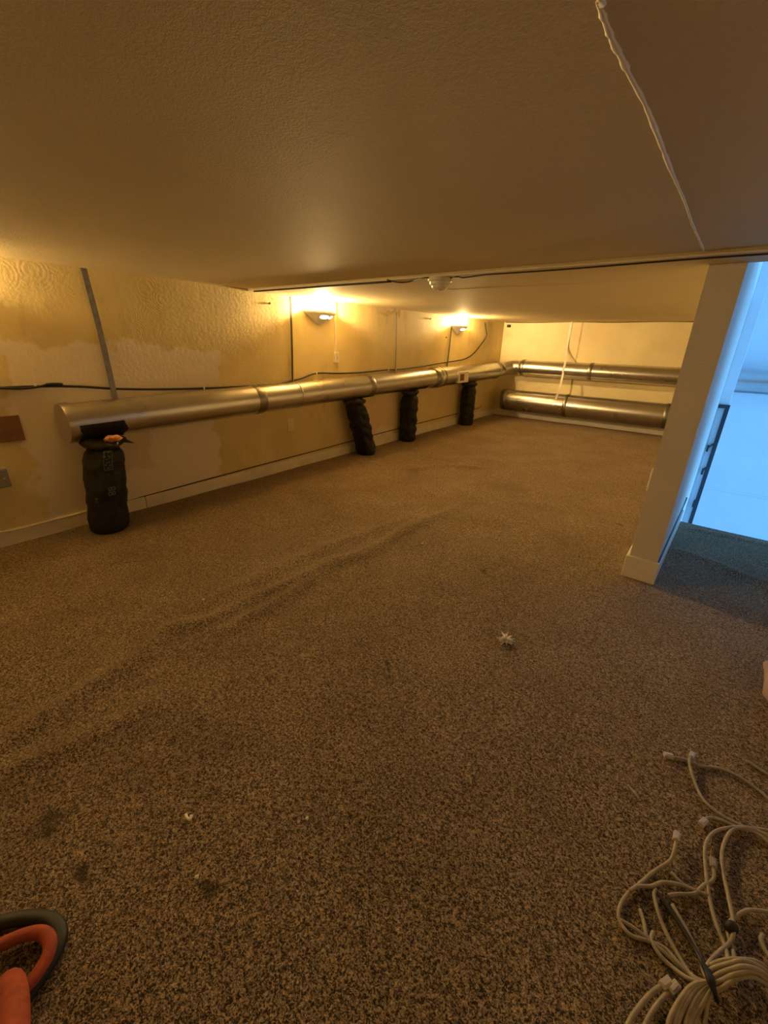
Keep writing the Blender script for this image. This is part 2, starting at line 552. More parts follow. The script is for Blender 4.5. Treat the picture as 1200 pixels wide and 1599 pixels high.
# partition skirting: end piece and side pieces
bp = empty('baseboard_right', (0, 0, 0)); tag(bp, 'white baseboard wrapped round the foot of the partition end', 'baseboard', kind='structure')
hz = .128
obj('board', box_bm((-.215, Y_PILLAR - .014, -.004), (-.053, Y_PILLAR + .004, hz), .003), M['whiteboard'], bp)
obj('board', box_bm((-.215, Y_PILLAR + .0045, -.004), (-.198, Y_FAR - .02, hz), .003), M['whiteboard'], bp)
obj('board', prism_bm([(-.070, Y_PILLAR + .0045), (-.054, Y_PILLAR + .0045), (-.034, Y_EDGE - .006), (-.052, Y_EDGE - .006)], -.004, hz - .03, .003), M['whiteboard'], bp)
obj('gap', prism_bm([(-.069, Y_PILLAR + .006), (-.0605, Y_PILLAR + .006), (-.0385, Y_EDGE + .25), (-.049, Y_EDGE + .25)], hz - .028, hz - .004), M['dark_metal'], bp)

# ceiling joint: a ragged bead of filler along the step, and the wavy bead running back to the viewer
P = []
for x in np.linspace(-3.19, .98, 60):
    P.append((x, Y_SEAM - .004 + .004 * math.sin(x * 9) + random.uniform(-.002, .002), Z_FARC + .004))
tag(obj('trim_2', tube_bm(P, .0045, 6), M['bead'], smooth=True), 'rough filler bead along the ceiling joint', 'trim', kind='structure')
P = []
for (x, y) in [(925, -40), (935, 0), (948, 38), (960, 68), (970, 86), (985, 118), (1005, 155), (1022, 195), (1038, 237), (1050, 268), (1062, 295), (1073, 322), (1082, 350), (1092, 372), (1100, 392)]:
    p = px(x, y, 2, Z_NEAR); P.append((p.x, min(p.y, Y_SEAM - .01), Z_NEAR - .001))
P = [(P[0][0], -1.3, Z_NEAR - .001), (P[0][0] + .004, -.6, Z_NEAR - .001), (P[0][0] - .004, 0.1, Z_NEAR - .001)] + P
Pd = catmull(P, 5)
tag(obj('trim_3', tube_bm(Pd, [.0042 + random.uniform(-.0012, .0015) for _ in Pd], 6, flat=.55), M['bead'], smooth=True),
    'wavy white caulk bead along the ceiling', 'trim', kind='structure')
# far wall / ceiling crack and second panel joint
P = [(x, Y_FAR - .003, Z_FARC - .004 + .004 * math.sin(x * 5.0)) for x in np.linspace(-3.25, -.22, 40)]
tag(obj('trim_4', tube_bm(P, .006, 5), M['cable_gap_dark'], smooth=True), 'dark wavy crack line in the corner of end wall and ceiling', 'trim', kind='structure')  # solid dark strip drawn for the crack, not a cable
P = [px(x, y, 2, Z_FARC + .001) for x, y in [(690, 453), (760, 449), (830, 446), (900, 443), (1000, 436), (1090, 428)]]
tag(obj('trim_5', tube_bm(catmull(P, 4), .004, 5, flat=.6), M['cream_plastic'], smooth=True), 'faint panel joint ridge across the far ceiling', 'trim', kind='structure')
p = px(906, 530, 1, Y_FAR)
tag(obj('trim_7', box_bm((p.x - .010, Y_FAR - .003, .1), (p.x + .010, Y_FAR + .002, Z_FARC), .001), M['seam']), 'brownish vertical joint strip on the end wall behind the ducts', 'trim', kind='structure')
# small ridge cover on the ceiling seam by the wall
P0, P1 = px(378, 452, 2, Z_FARC), px(604, 437, 2, Z_FARC)
P = [(P0.x, Y_SEAM + .006, Z_FARC - .004), ((P0.x + P1.x) / 2, Y_SEAM + .010, Z_FARC - .004), (P1.x, Y_SEAM + .02, Z_FARC - .004)]
tag(obj('trim_6', tube_bm(catmull(P, 6), .006, 5), M['cable_gap_dark'], smooth=True), 'dark cable stapled along the ceiling joint by the near sconce', 'trim', kind='structure')

# ------------------------------------------------------------------ ducts
DR = .112


def duct_axis(y):
    return Vector((wall_x(y) + .142, y, .688 + .0143 * y))


def cyl(P, r, seg=40, caps=True):
    return tube_bm(P, r, seg, caps=caps)


def ring(c, n, r, w, bulge=.006, seg=40):
    n = Vector(n).normalized(); c = Vector(c)
    return tube_bm([c - n * w / 2, c - n * w * .3, c + n * w * .3, c + n * w / 2], [r, r + bulge, r + bulge, r], seg, caps=False)


def y_at(x, y):                        # position along the long duct seen at a pixel on its front
    return px(x, y, 0, -2.985).y


ye = y_at(107, 665)
y1, y2, y3 = y_at(408, 625), y_at(583, 600), y_at(690, 590)
ys_ = y_at(470, 612)
y_end = 6.93
D = empty('air_duct', (0, 0, 0))
tag(D, 'long round galvanised duct running along the trowelled wall above black bags', 'duct', 'galvanised ducts of the loft')
for a, b, r in ((ye + .003, y1, DR), (y1, ys_, DR - .002), (ys_, y2, DR), (y2, y3, DR - .001), (y3, y_end, DR + .013)):
    P = [duct_axis(a + (b - a) * k / 6) for k in range(7)]
    obj('duct_section', cyl(P, r), M['steel'], D, smooth=True, autosmooth=40)
dirv = (duct_axis(2) - duct_axis(1)).normalized()
cap = tube_bm([duct_axis(ye - .012), duct_axis(ye - .012), duct_axis(ye), duct_axis(ye + .035), duct_axis(ye + .035)], [DR - .012, DR + .002, DR + .006, DR + .006, DR], 40)
obj('end_cap', cap, M['steel'], D, smooth=True, autosmooth=30)
for y in (y1, y2):
    obj('joint_band', ring(duct_axis(y), dirv, DR - .001, .085, .005), M['steel_dark'], D, smooth=True)
obj('crimp', ring(duct_axis(ys_), dirv, DR - .001, .012, .004), M['steel'], D, smooth=True)
obj('joint_band', ring(duct_axis(y3 - .03), dirv, DR, .10, .016), M['steel_dark'], D, smooth=True)
obj('joint_band', ring(duct_axis(y3 + .06), dirv, DR + .01, .05, .012), M['steel'], D, smooth=True)
obj('joint_band', ring(duct_axis(y3 + .13), dirv, DR + .01, .03, .008), M['steel_dark'], D, smooth=True)
obj('end_ring', ring(duct_axis(y_end), dirv, DR + .012, .05, .01), M['steel'], D, smooth=True)
# elbow from the long duct to the upper end-wall duct
UZ, UY, UR = .838, Y_FAR - .165, .122
E0 = duct_axis(y_end)
EP = [E0, E0 + Vector((.01, .10, .015)), E0 + Vector((.05, .20, .03)), Vector((E0.x + .13, UY - .04, UZ - .005)), Vector((E0.x + .22, UY, UZ)), Vector((E0.x + .33, UY, UZ))]
obj('elbow', tube_bm(catmull(EP, 4), UR - .004, 32), M['steel'], D, smooth=True)
obj('elbow_collar', ring(E0 + Vector((.012, .12, .03)), (.1, 1, .9), UR + .004, .03, .012), M['steel'], D, smooth=True)
# metal plates screwed on the duct: the small white control box
pb = px(724, 589, 0, duct_axis(6.1).x + DR + .02)
cb = empty('control_box', (pb.x - .01, pb.y, pb.z))
tag(cb, 'small white square box fixed to the front of the long duct', 'control box')
obj('housing', box_bm((-.03, -.15, -.075), (.015, .15, .075), .006), M['plastic'], cb)
obj('inset', box_bm((.0135, -.10, -.045), (.0175, .015, .045), .002), M['wood'], cb)

def straight_duct(name, label, x0, x1, y, z, r, bands, group='galvanised ducts of the loft', capleft=None):
    d = empty(name, (0, 0, 0)); tag(d, label, 'duct', group)
    e = [x0] + bands + [x1]
    for a, b in zip(e, e[1:]):
        obj('duct_section', cyl([(a, y, z), ((a + b) / 2, y, z), (b, y, z)], r), M['steel'], d, smooth=True, autosmooth=40)
    for b in bands:
        obj('joint_band', ring((b, y, z), (1, 0, 0), r, .06, .006), M['steel_dark'], d, smooth=True)
    return d


bu = px(921, 580, 1, UY - .12).x
ux0 = E0.x + .33
du = straight_duct('air_duct', 'upper of the two galvanised ducts on the end wall', ux0, -.201, UY, UZ, UR, [ux0 + .03, bu])
LZ, LY, LR = .305, Y_FAR - .19, .172
bl_ = px(881, 635, 1, LY - .16).x
lx0 = wall_x(Y_FAR) + .33
dl = straight_duct('air_duct', 'lower wider galvanised duct lying near the floor at the end wall', lx0, px(1048, 650, 1, LY - .16).x, LY, LZ, LR, [bl_, px(1040, 650, 1, LY - .16).x])
EP = [(wall_x(Y_FAR) + .19, LY - .02, LZ - .0), (lx0 - .10, LY, LZ), (lx0 - .05, LY, LZ), (lx0 + .01, LY, LZ)]
obj('elbow', tube_bm(EP, [LR * .80, LR * .97, LR, LR], 36), M['steel_dark'], dl, smooth=True)
dh = straight_duct('air_duct', 'duct along the white end wall of the hall', XC + .005, 4.98, UY, UZ, UR, [XC + .9])

# hanger straps
for (xa, ya, xb, yb, w, mt, lab) in (
        (130, 417, 180, 622, .034, 'strap', 'wide grey metal strap hanging from the ceiling to the long duct near its capped end'),
        (453, 457, 457, 595, .020, 'black', 'dark strap dropping from the ceiling just before the near sconce'),
        (619, 488, 618, 575, .016, 'strap', 'thin brown strap between the two sconces ending on the duct'),
        (706, 505, 699, 568, .024, 'black', 'dark strap beside the far sconce ending on the duct')):
    a, b = pxw(xa, ya, .024), pxw(xb, yb, .024)
    top = (Z_NEAR if a.y < Y_SEAM else Z_FARC) - .003
    if xa == 619: top = a.z
    P = [(a.x, a.y, top), (a.x, a.y * .5 + b.y * .5 + .006, 1.18), (b.x, b.y, b.z), (b.x, b.y, b.z - .05)]
    tag(obj('hanger_strap', strap_bm(catmull(P, 5), w, .003, (0, 1, 0)), M[mt]), lab, 'strap', 'duct hanger straps')
# end wall strap that passes round both ducts
a = px(893, 504, 1, Y_FAR - .01); b = px(882, 566, 1, UY - UR); c = px(878, 592, 1, UY - UR - .01); d = px(866, 632, 1, LY - LR - .004)
P = [(a.x, Y_FAR - .006, Z_FARC - .002), (a.x, Y_FAR - .03, UZ + UR + .20), (b.x, UY - UR * .7, UZ + UR * .78), (b.x, UY - UR - .006, UZ), (c.x, UY - UR - .004, UZ - .06), (c.x, LY - LR * .8, LZ + LR + .12), (d.x, LY - LR * .78, LZ + LR * .70), (d.x - .02, LY - LR - .005, LZ)]
tag(obj('hanger_strap', strap_bm(catmull(P, 5), .030, .003, (1, 0, 0)), M['strap_white']), 'pale strap hanging on the end wall around both stacked ducts', 'strap', 'duct hanger straps')

# ------------------------------------------------------------------ black bags under the duct
def text_mesh(body, size):
    cu = bpy.data.curves.new('t', 'FONT'); cu.body = body; cu.size = size; cu.align_x = 'CENTER'; cu.align_y = 'CENTER'
    o = bpy.data.objects.new('t', cu); COL.objects.link(o)
    bpy.context.view_layer.update()
    me = bpy.data.meshes.new_from_object(o.evaluated_get(bpy.context.evaluated_depsgraph_get()))
    vs = [v.co.copy() for v in me.vertices]; fs = [tuple(p.vertices) for p in me.polygons]
    bpy.data.objects.remove(o); bpy.data.curves.remove(cu); bpy.data.meshes.remove(me)
    return vs, fs


def bag(name, label, base, top, r, height, seed, wr=.011, squash=1.0, prof=None):
    """soft sack: rings from base to the pinched neck, wrinkled"""
    rn = random.Random(seed)
    e = empty(name, (base[0], base[1], .004)); tag(e, label, 'bag', 'black bags hanging under the long duct')
    bm = bmesh.new()
    seg, nz = 40, 44
    ph = [rn.uniform(0, 6.28) for _ in range(8)]
    dx, dy = top[0] - base[0], top[1] - base[1]
    prof = prof or [(0, .80), (.02, .93), (.06, 1.0), (.3, .98), (.55, 1.02), (.8, 1.0), (.90, .93), (.96, .72), (1, .55)]
    def pr(t):
        for (a, ra), (b, rb) in zip(prof, prof[1:]):
            if t <= b: return ra + (rb - ra) * ((t - a) / (b - a))
        return prof[-1][1]
    rings = []
    for i in range(nz + 1):
        t = i / nz
        R0 = r * pr(t)
        lean = t ** 1.25
        vv = []
        for k in range(seg):
            a = 2 * math.pi * k / seg
            w = math.sin(a * 3 + ph[0] + t * 5) * .35 + math.sin(a * 7 + ph[1] - t * 9) * .25 + math.sin(t * 31 + ph[2] + 1.6 * math.sin(a * 2 + ph[3])) * .38 + math.sin(a * 11 + t * 17 + ph[4]) * .18
            q = Vector((math.cos(a) * 2.2, math.sin(a) * 2.2, t * height * 16)); w = .45 * w + 1.0 * mnoise.noise(q + Vector((seed, 0, 0))) + .5 * mnoise.noise(q * 2.3)
            rr = R0 + wr * 1.25 * w * (0.35 + 0.65 * min(1, t * 6))
            vv.append(bm.verts.new((dx * lean + rr * math.cos(a) * squash, dy * lean + rr * math.sin(a), t * height)))
        rings.append(vv)
    for A, B in zip(rings, rings[1:]):
        for k in range(seg): bm.faces.new((A[k], A[(k + 1) % seg], B[(k + 1) % seg], B[k]))
    bm.faces.new(rings[0][::-1]); bm.faces.new(rings[-1])
    obj('sack', bm, M['bag'], e, smooth=True)
    # gathered collar: ragged flaring frill above the neck
    bm = bmesh.new(); rings = []
    for i, (t, q) in enumerate(((-.030, .80), (-.010, .98), (.008, 1.06), (.022, .95), (.034, .7))):
        vv = []
        for k in range(seg):
            a = 2 * math.pi * k / seg
            rr = r * q * (1 + .10 * math.sin(a * 5 + ph[5]) + .06 * math.sin(a * 9 + ph[6]))
            z = height + t + .010 * math.sin(a * 3 + ph[7]) + .006 * math.sin(a * 7 + ph[1])
            vv.append(bm.verts.new((dx + rr * math.cos(a) * squash, dy + rr * math.sin(a), z)))
        rings.append(vv)
    for A, B in zip(rings, rings[1:]):
        for k in range(seg): bm.faces.new((A[k], A[(k + 1) % seg], B[(k + 1) % seg], B[k]))
    bm.faces.new(rings[0][::-1]); bm.faces.new(rings[-1])
    obj('gathered_neck', bm, M['tape'], e, smooth=True)
    return e


def tape_patch(parent, yc, half, a0, a1, r, extra=0.0):
    """black tape wrapped on the underside of the duct, in the parent's space"""
    bm = bmesh.new(); na, ny = 14, 10
    parent = D
    off = parent.location
    rows = []
    for j in range(ny + 1):
        y = yc - half + 2 * half * j / ny
        row = []
        for i in range(na + 1):
            a = a0 + (a1 - a0) * i / na
            c = duct_axis(y + (.012 * math.sin(i * 1.7) if j in (0, ny) else 0))
            rr = r + .004 + .002 * math.sin(i * 2.1 + j) + extra
            row.append(bm.verts.new(c + Vector((math.cos(a) * rr, 0, math.sin(a) * rr)) - off))
        rows.append(row)
    for A, B in zip(rows, rows[1:]):
        for i in range(na): bm.faces.new((A[i], A[i + 1], B[i + 1], B[i]))
    bmesh.ops.solidify(bm, geom=list(bm.faces), thickness=.002)
    return obj('tape_wrap', bm, M['tape'], parent, smooth=True)


R_ = math.radians
z_under = lambda y: duct_axis(y).z - DR
b1 = bag('black_bag', 'largest-looking black plastic bag with grey print under the capped duct end', (-2.975, .890), (-3.000, .968), .114, z_under(.97) - .03, 3, .006, 1.0)
tape_patch(b1, (ye + .038 + 1.10) / 2, (1.10 - ye - .038) / 2, R_(-200), R_(-3), DR)
b2 = bag('black_bag', 'wrinkled black bag leaning sideways, second from the capped duct end', (-3.050, 3.575), (-3.085, 3.40), .112, z_under(3.42) - .03, 11, .013)
tape_patch(b2, 3.50, .17, R_(-170), R_(-50), DR)
b3 = bag('black_bag', 'upright wrinkled black bag, third from the capped duct end', (-3.115, 4.47), (-3.10, 4.47), .106, z_under(4.47) - .03, 23, .010)
tape_patch(b3, 4.56, .20, R_(-170), R_(-45), DR)
b4 = bag('black_bag', 'upright black bag under the small white box on the duct', (-3.115, 6.06), (-3.118, 6.06), .110, z_under(6.06) - .045, 31, .008)
tape_patch(b4, 6.06, .18, R_(-170), R_(-60), DR + .013)
# torn flap and blob of foam on the first bag
bm = bmesh.new()
fl = [(.02, -.03, 0), (.10, .03, .004), (.115, .10, -.006), (.10, .17, -.03), (.075, .20, -.05), (.06, .12, .012), (.02, .08, .02)]
vv = [bm.verts.new((x - .02, y + .05, z + b1.location.z + z_under(.97) - .015)) for x, y, z in fl]
bm.faces.new(vv)
bmesh.ops.solidify(bm, geom=list(bm.faces), thickness=.006)
obj('torn_flap', bm, M['tape'], b1)
bm = bmesh.new()
bmesh.ops.create_icosphere(bm, subdivisions=3, radius=1)
for v in bm.verts:
    k = 1 + .18 * math.sin(v.co.x * 7 + v.co.y * 5) + .12 * math.sin(v.co.z * 11 + v.co.x * 4)
    v.co = Vector((v.co.x * .030 * k + .075, v.co.y * .046 * k + .105, v.co.z * .020 * k + z_under(.97) + .006))
tag(obj('foam_blob', bm, M['foam'], b1, smooth=True), 'orange foam squeezed out under the duct')
# grey print on the first bag, wrapped on its front
view = math.atan2(-.93, 2.985)           # direction of the bag front
def wrap_print(vs, fs, ang, zc, r, name):
    V = []
    for v in vs:
        a = ang + v.x / r
        V.append((r * math.cos(a) - .020 * ((zc + v.y) / .58) ** 1.25, r * math.sin(a) + .08 * ((zc + v.y) / .58) ** 1.25, zc + v.y))
    o = obj(name, (V, [], fs), M['print'], b1)
    return o
def rot90(vs): return [Vector((v.y, -v.x, 0)) for v in vs]
def strokes(rects):
    v_, f_ = [], []
    for (x, y, w, h, sk) in rects:
        b = len(v_); v_ += [Vector((x, y, 0)), Vector((x + w, y + sk, 0)), Vector((x + w, y + h + sk, 0)), Vector((x, y + h, 0))]; f_.append((b, b + 1, b + 2, b + 3))
    return v_, f_
wrap_print(*strokes([(-.022, .040, .008, .012, .004), (-.006, .046, .020, .004, .003), (-.024, .022, .012, .014, -.003), (-.004, .028, .016, .004, -.006), (.006, .014, .008, .012, 0),
                     (-.014, .006, .018, .004, .004), (-.012, -.014, .022, .005, .002), (-.016, -.030, .008, .010, 0), (.002, -.034, .014, .006, .003), (-.014, -.046, .026, .004, .001)]),
           view + .12, .475, .127, 'printed_marks')
fr = []; ff = []
for (x0, y0, x1, y1) in ((-.024, -.058, .024, -.054), (-.024, .054, .024, .058), (-.024, -.058, -.021, .058), (.021, -.058, .024, .058)):
    b = len(fr); fr += [Vector((x0, y0, 0)), Vector((x1, y0, 0)), Vector((x1, y1, 0)), Vector((x0, y1, 0))]; ff.append((b, b + 1, b + 2, b + 3))
wrap_print(fr, ff, view + .12, .475, .127, 'printed_frame')
vs, fs = text_mesh('88', .060); wrap_print(rot90(vs), fs, view + .18, .285, .126, 'printed_number')
wrap_print(*strokes([(-.014, .012, .020, .004, -.002), (-.010, .002, .008, .007, .001), (-.020, -.006, .026, .003, -.006)]), view - .45, .235, .126, 'printed_marks')

# ------------------------------------------------------------------ sconces
def sconce(y, zr, label, power=1.0):
    hw, dp, hh = .185, .125, .125
    e = empty('wall_sconce', (wall_x(y) + .001, y, zr))
    tag(e, label, 'wall lamp', 'white half-cone wall sconces')
    bm = bmesh.new(); rings = []
    prof = [(0.0, 1.0), (-.010, 1.03), (-.022, 1.0), (-.028, .95), (-.050, .77), (-.075, .54), (-.100, .30), (-.118, .12), (-hh, .05)]
    seg = 28
    for z, q in prof:
        rings.append([bm.verts.new((dp * q * math.sin(math.pi * k / seg), -hw * q * math.cos(math.pi * k / seg), z)) for k in range(seg + 1)])
    for A, B in zip(rings, rings[1:]):
        for k in range(seg): bm.faces.new((A[k], A[k + 1], B[k + 1], B[k]))
    bm.faces.new(rings[-1])
    bmesh.ops.recalc_face_normals(bm, faces=bm.faces)
    bmesh.ops.solidify(bm, geom=list(bm.faces), thickness=.006)
    obj('shade', bm, M['ceramic'], e, smooth=True, autosmooth=50)
    obj('back_plate', box_bm((-.004, -.07, -.09), (.010, .07, .035), .004), M['ceramic'], e)
    # lit slots cut in the front
    for a0, a1 in ((R_(62), R_(104)), (R_(116), R_(132))):
        bm = bmesh.new(); n = 8; rows = []
        for z, q in ((-.046, .86), (-.054, .81), (-.062, .745), (-.068, .70)):
            row = []
            for i in range(n + 1):
                t = i / n
                a = a0 + (a1 - a0) * t
                sq = math.sqrt(max(0, 1 - (2 * t - 1) ** 4))
                zz = -.057 + (z + .057) * (sq * .9 + .1)
                qq = np.interp(-zz, [.028, .050, .075, .100], [.95, .77, .54, .30]) + .05
                row.append(bm.verts.new((dp * qq * math.sin(a), -hw * qq * math.cos(a), zz)))
            rows.append(row)
        for A, B in zip(rows, rows[1:]):
            for i in range(n): bm.faces.new((A[i], A[i + 1], B[i + 1], B[i]))
        obj('lit_slot', bm, M['slot_glow'], e, smooth=True)
    bm = bmesh.new()
    bmesh.ops.create_uvsphere(bm, u_segments=16, v_segments=10, radius=.030)
    for v in bm.verts: v.co = Vector((v.co.x + .055, v.co.y * 1.5, v.co.z - .004))
    obj('bulb', bm, M['lamp_glow'], e, smooth=True)
    L = bpy.data.lights.new('sconce_light', 'POINT'); L.energy = LAMP_W * power; L.color = LAMP_RGB; L.shadow_soft_size = .035
    lo = bpy.data.objects.new('sconce_light', L); COL.objects.link(lo); lo.parent = e; lo.location = (.06, 0, .050)
    return e


sconce(3.06, 1.442, 'lit white half-cone sconce beside the thin white switch wire')
sconce(5.80, 1.425, 'lit white half-cone sconce farthest along the wall, above the small white box', .66)
sconce(0.22, 1.447, 'lit white half-cone sconce outside the view, glowing above the brown board', .34)

# ------------------------------------------------------------------ wall fittings and cables
def wall_tube(pts, r, off, n=5, seg=6):
    return tube_bm(catmull([pxw(x, y, off) for x, y in pts], n), r, seg)


c0 = [(-140, 612), (-60, 609), (0, 606), (40, 604), (85, 603), (130, 604), (180, 607), (240, 608), (300, 607), (350, 605), (400, 602), (440, 598), (470, 591), (494, 583), (525, 583), (560, 582), (600, 578), (630, 576), (660, 572), (690, 567), (716, 563), (728, 560), (739, 553), (750, 540), (760, 525), (759, 512), (758, 503)]
e = empty('wall_cable', (0, 0, 0)); tag(e, 'black cable clipped along the wall just above the long duct', 'cable')
obj('cable', wall_tube(c0, .008, .012), M['black'], e, smooth=True)
for (x, y) in [(55, 603), (318, 606), (457, 594), (494, 583), (606, 577), (618, 577), (698, 566)]:
    p = pxw(x, y, .012)
    obj('cable_clip', box_bm((p.x - .012, p.y - .006, p.z - .013), (p.x + .012, p.y + .006, p.z + .013), .002), M['plastic'], e)
e = empty('wall_cable', (0, 0, 0)); tag(e, 'black cable ending in a loose connector over the capped duct end', 'cable')
obj('cable', wall_tube([(-140, 605), (-60, 604), (0, 606), (30, 607), (60, 604), (75, 600)], .007, .026), M['black'], e, smooth=True)
obj('connector', wall_tube([(72, 600.5), (85, 599.5), (98, 600)], [.008] * 11, .026), M['black'], e, smooth=True)
# thin white conduit on top of the skirting
tag(obj('skirting_conduit', wall_tube([(-90, 842), (-30, 836), (0, 831), (20, 828), (60, 818), (100, 808), (134, 799)], .0065, .012), M['board'], smooth=True),
    'thin painted conduit on top of the baseboard left of the printed bag', 'conduit')
tag(obj('skirting_shadow_gap', wall_tube([(136, 799), (200, 782), (300, 755), (400, 728), (500, 702), (600, 675), (690, 652), (745, 638), (752, 633)], .0048, .009), M['cable_gap_dark'], smooth=True),  # dark strip painting in the shadow gap above the baseboard
    'thin dark strip drawn as the shadow gap along the top of the long baseboard', 'cable')

# brown board and grey junction box at the left
a = pxw(24, 648); b = pxw(28, 688)
e = tag(obj('wall_board', box_bm((wall_x(.5), a.y - .34, b.z), (wall_x(.5) + .012, a.y + .012, a.z), .003), M['wood']), 'dark brown square board fixed to the plaster above the grey box', 'board')
a = pxw(10, 731, .045); b = pxw(16, 760, .045)
e = empty('junction_box', (wall_x(.43) + .001, a.y - .09, (a.z + b.z) / 2)); tag(e, 'grey metal junction box low on the plaster below the brown board', 'junction box')
hh = (a.z - b.z) / 2
obj('housing', box_bm((-.002, -.09, -hh), (.045, .09, hh), .005), M['grey_box'], e)
obj('cover', box_bm((.0445, -.083, -hh + .006), (.049, .083, hh - .006), .002), M['grey_box'], e)
obj('cover_screw', box_bm((.0488, .060, -.006), (.052, .072, .006), .002), M['steel'], e)

# outlet plate under the duct
def plate(name, label, cat, loc, w, h, mat, parts='outlet', normal_x=1):
    e = empty(name, loc); tag(e, label, cat)
    s = normal_x
    obj('cover_plate', box_bm((min(0, s * .007), -w / 2, -h / 2), (max(0, s * .007), w / 2, h / 2), .002), mat, e)
    for k in (-1, 1):
        obj('socket_face', box_bm((min(s * .0065, s * .010), -w * .26, k * h * .22 - h * .14), (max(s * .0065, s * .010), w * .26, k * h * .22 + h * .14), .0015), mat, e)
    return e


p = pxw(454, 663)
plate('wall_outlet', 'small cream outlet plate on the plaster under the long duct', 'outlet', (wall_x(p.y), p.y, p.z), .078, .112, M['cream_plastic'])
p = px(1018, 748, 0, -.2)
plate('wall_outlet', 'white outlet plate on the loft side of the partition', 'outlet', (-.2, p.y, p.z), .075, .115, M['plastic'], normal_x=-1)
# switch with surface wire
p = pxw(524, 558)
e = empty('wire_switch', (wall_x(p.y), p.y, p.z)); tag(e, 'small cream switch box hanging on a white wire right of the near sconce', 'switch')
obj('switch_body', box_bm((0, -.030, -.05), (.028, .030, .05), .006), M['plastic'], e)
obj('rocker', box_bm((.0275, -.010, -.018), (.034, .010, .018), .002), M['cream_plastic'], e)
obj('wire_channel', box_bm((0, -.010, .0505), (.012, .010, Z_FARC - p.z - .003), .002), M['cream_plastic'], e)
# chipped nail marks / small fixings
for (x, y, lab) in [(697, 527, 'small dark hook on the plaster left of the far sconce'), (673, 498, 'small dark nail near the ceiling between the sconces'), (421, 474, 'small dark nail near the ceiling before the near sconce')]:
    p = pxw(x, y, .004)
    bm = tube_bm([(wall_x(p.y) - .004, p.y, p.z), (wall_x(p.y) + .008, p.y, p.z + .002)], .006, 8)
    tube_bm([(wall_x(p.y) + .0075, p.y, p.z + .002), (wall_x(p.y) + .011, p.y, p.z + .002)], .010, 8, bm=bm)
    tag(obj('wall_hook', bm, M['black']), lab, 'hook')
p = px(795, 509, 1, Y_FAR - .01)
e = empty('corner_bracket', (p.x, Y_FAR, p.z)); tag(e, 'small dark bracket high in the corner of the end wall', 'bracket')
obj('base', box_bm((-.035, -.012, -.022), (.035, 0, .022), .003), M['black'], e)
obj('arm', tube_bm([(.0, -.011, 0), (.012, -.06, -.01)], .009, 8), M['black'], e)

# ------------------------------------------------------------------ smoke detector
p = px(688, 428, 2, Z_NEAR)
p.y = min(p.y, Y_SEAM + .09)
zc = Z_FARC if p.y > Y_SEAM else Z_NEAR
e = empty('smoke_detector', (p.x, p.y, zc)); tag(e, 'round white smoke detector on the low ceiling', 'smoke detector')
def lathe(prof, seg=32):
    bm = bmesh.new(); rings = []
    for r, z in prof: rings.append([bm.verts.new((r * math.cos(2 * math.pi * k / seg), r * math.sin(2 * math.pi * k / seg), z)) for k in range(seg)])
    for A, B in zip(rings, rings[1:]):
        for k in range(seg): bm.faces.new((A[k], A[(k + 1) % seg], B[(k + 1) % seg], B[k]))
    bm.faces.new(rings[0]); bm.faces.new(rings[-1][::-1])
    return bm
obj('base', lathe([(.066, 0), (.068, -.004), (.068, -.018), (.060, -.022)]), M['plastic'], e, smooth=True, autosmooth=30)
obj('body', lathe([(.058, -.0218), (.057, -.034), (.050, -.042), (.046, -.042), (.044, -.050), (.030, -.062), (.010, -.064)]), M['plastic'], e, smooth=True, autosmooth=30)
obj('test_button', lathe([(.010, -.0638), (.010, -.067), (.006, -.068)], 16), M['ceramic'], e, smooth=True)
q0 = px(672, 433, 2, Z_FARC - .004); q1 = px(640, 440, 2, Z_FARC - .004); q2 = px(622, 441, 2, Z_FARC - .003); q3 = px(605, 437, 2, Z_FARC - .003)
tag(obj('detector_wire', tube_bm(catmull([(p.x - .06, p.y, zc - .006), q0 + Vector((-.03, .0, 0)), q1, q2, q3], 5), .0035, 6), M['cable_gap_dark'], smooth=True), 'thin dark wire sagging between the smoke detector and the ceiling cable', 'wire')
q = [(p.x + .06, p.y, zc - .006), px(715, 432, 2, Z_FARC - .004), px(725, 433.5, 2, Z_FARC - .004)]
q += [(x, Y_SEAM + .03 + .01 * math.sin(x * 6), Z_FARC - .004) for x in np.linspace(q[-1].x + .15, .97, 16)]
tag(obj('detector_wire', tube_bm(catmull(q, 3), .0035, 6), M['cable_gap_dark'], smooth=True), 'dark wire running from the smoke detector along the ceiling joint', 'wire')

# ------------------------------------------------------------------ dark rail frame on the hall wall
yr = Y_COL - .022
a, b = px(1137, 635, 1, yr), px(1117, 633, 1, yr)
e = empty('wall_rail', (a.x, yr, -1.6)); tag(e, 'dark metal rail frame with pegs on the white hall column', 'rail')
O = e.location
zt = a.z
obj('upright', box_bm((-.022, -.014, 0), (.022, .014, zt + 1.6 + .02), .003), M['dark_metal'], e)
obj('top_bar', box_bm((-(a.x + .046), -.014, zt + 1.6 - .022), (-.0225, .014, zt + 1.6 + .020), .003), M['dark_metal'], e)
for (x0, yy0, x1, yy1) in ((1120, 694, 1106, 699), (1110, 731, 1098, 735), (1096, 782, 1084, 786)):
    p0, p1 = px(x0, yy0, 1, yr), px(x1, yy1, 1, yr)
    g = obj('peg', tube_bm([(-.0225, -.0, p0.z + 1.6), (p1.x - a.x, -.02, p1.z + 1.6)], .010, 8), M['dark_metal'], e, smooth=True)
    obj('peg_end', tube_bm([(p1.x - a.x, -.02, p1.z + 1.6 - .045), (p1.x - a.x, -.02, p1.z + 1.6 + .035)], .011, 8), M['dark_metal'], g, smooth=True)

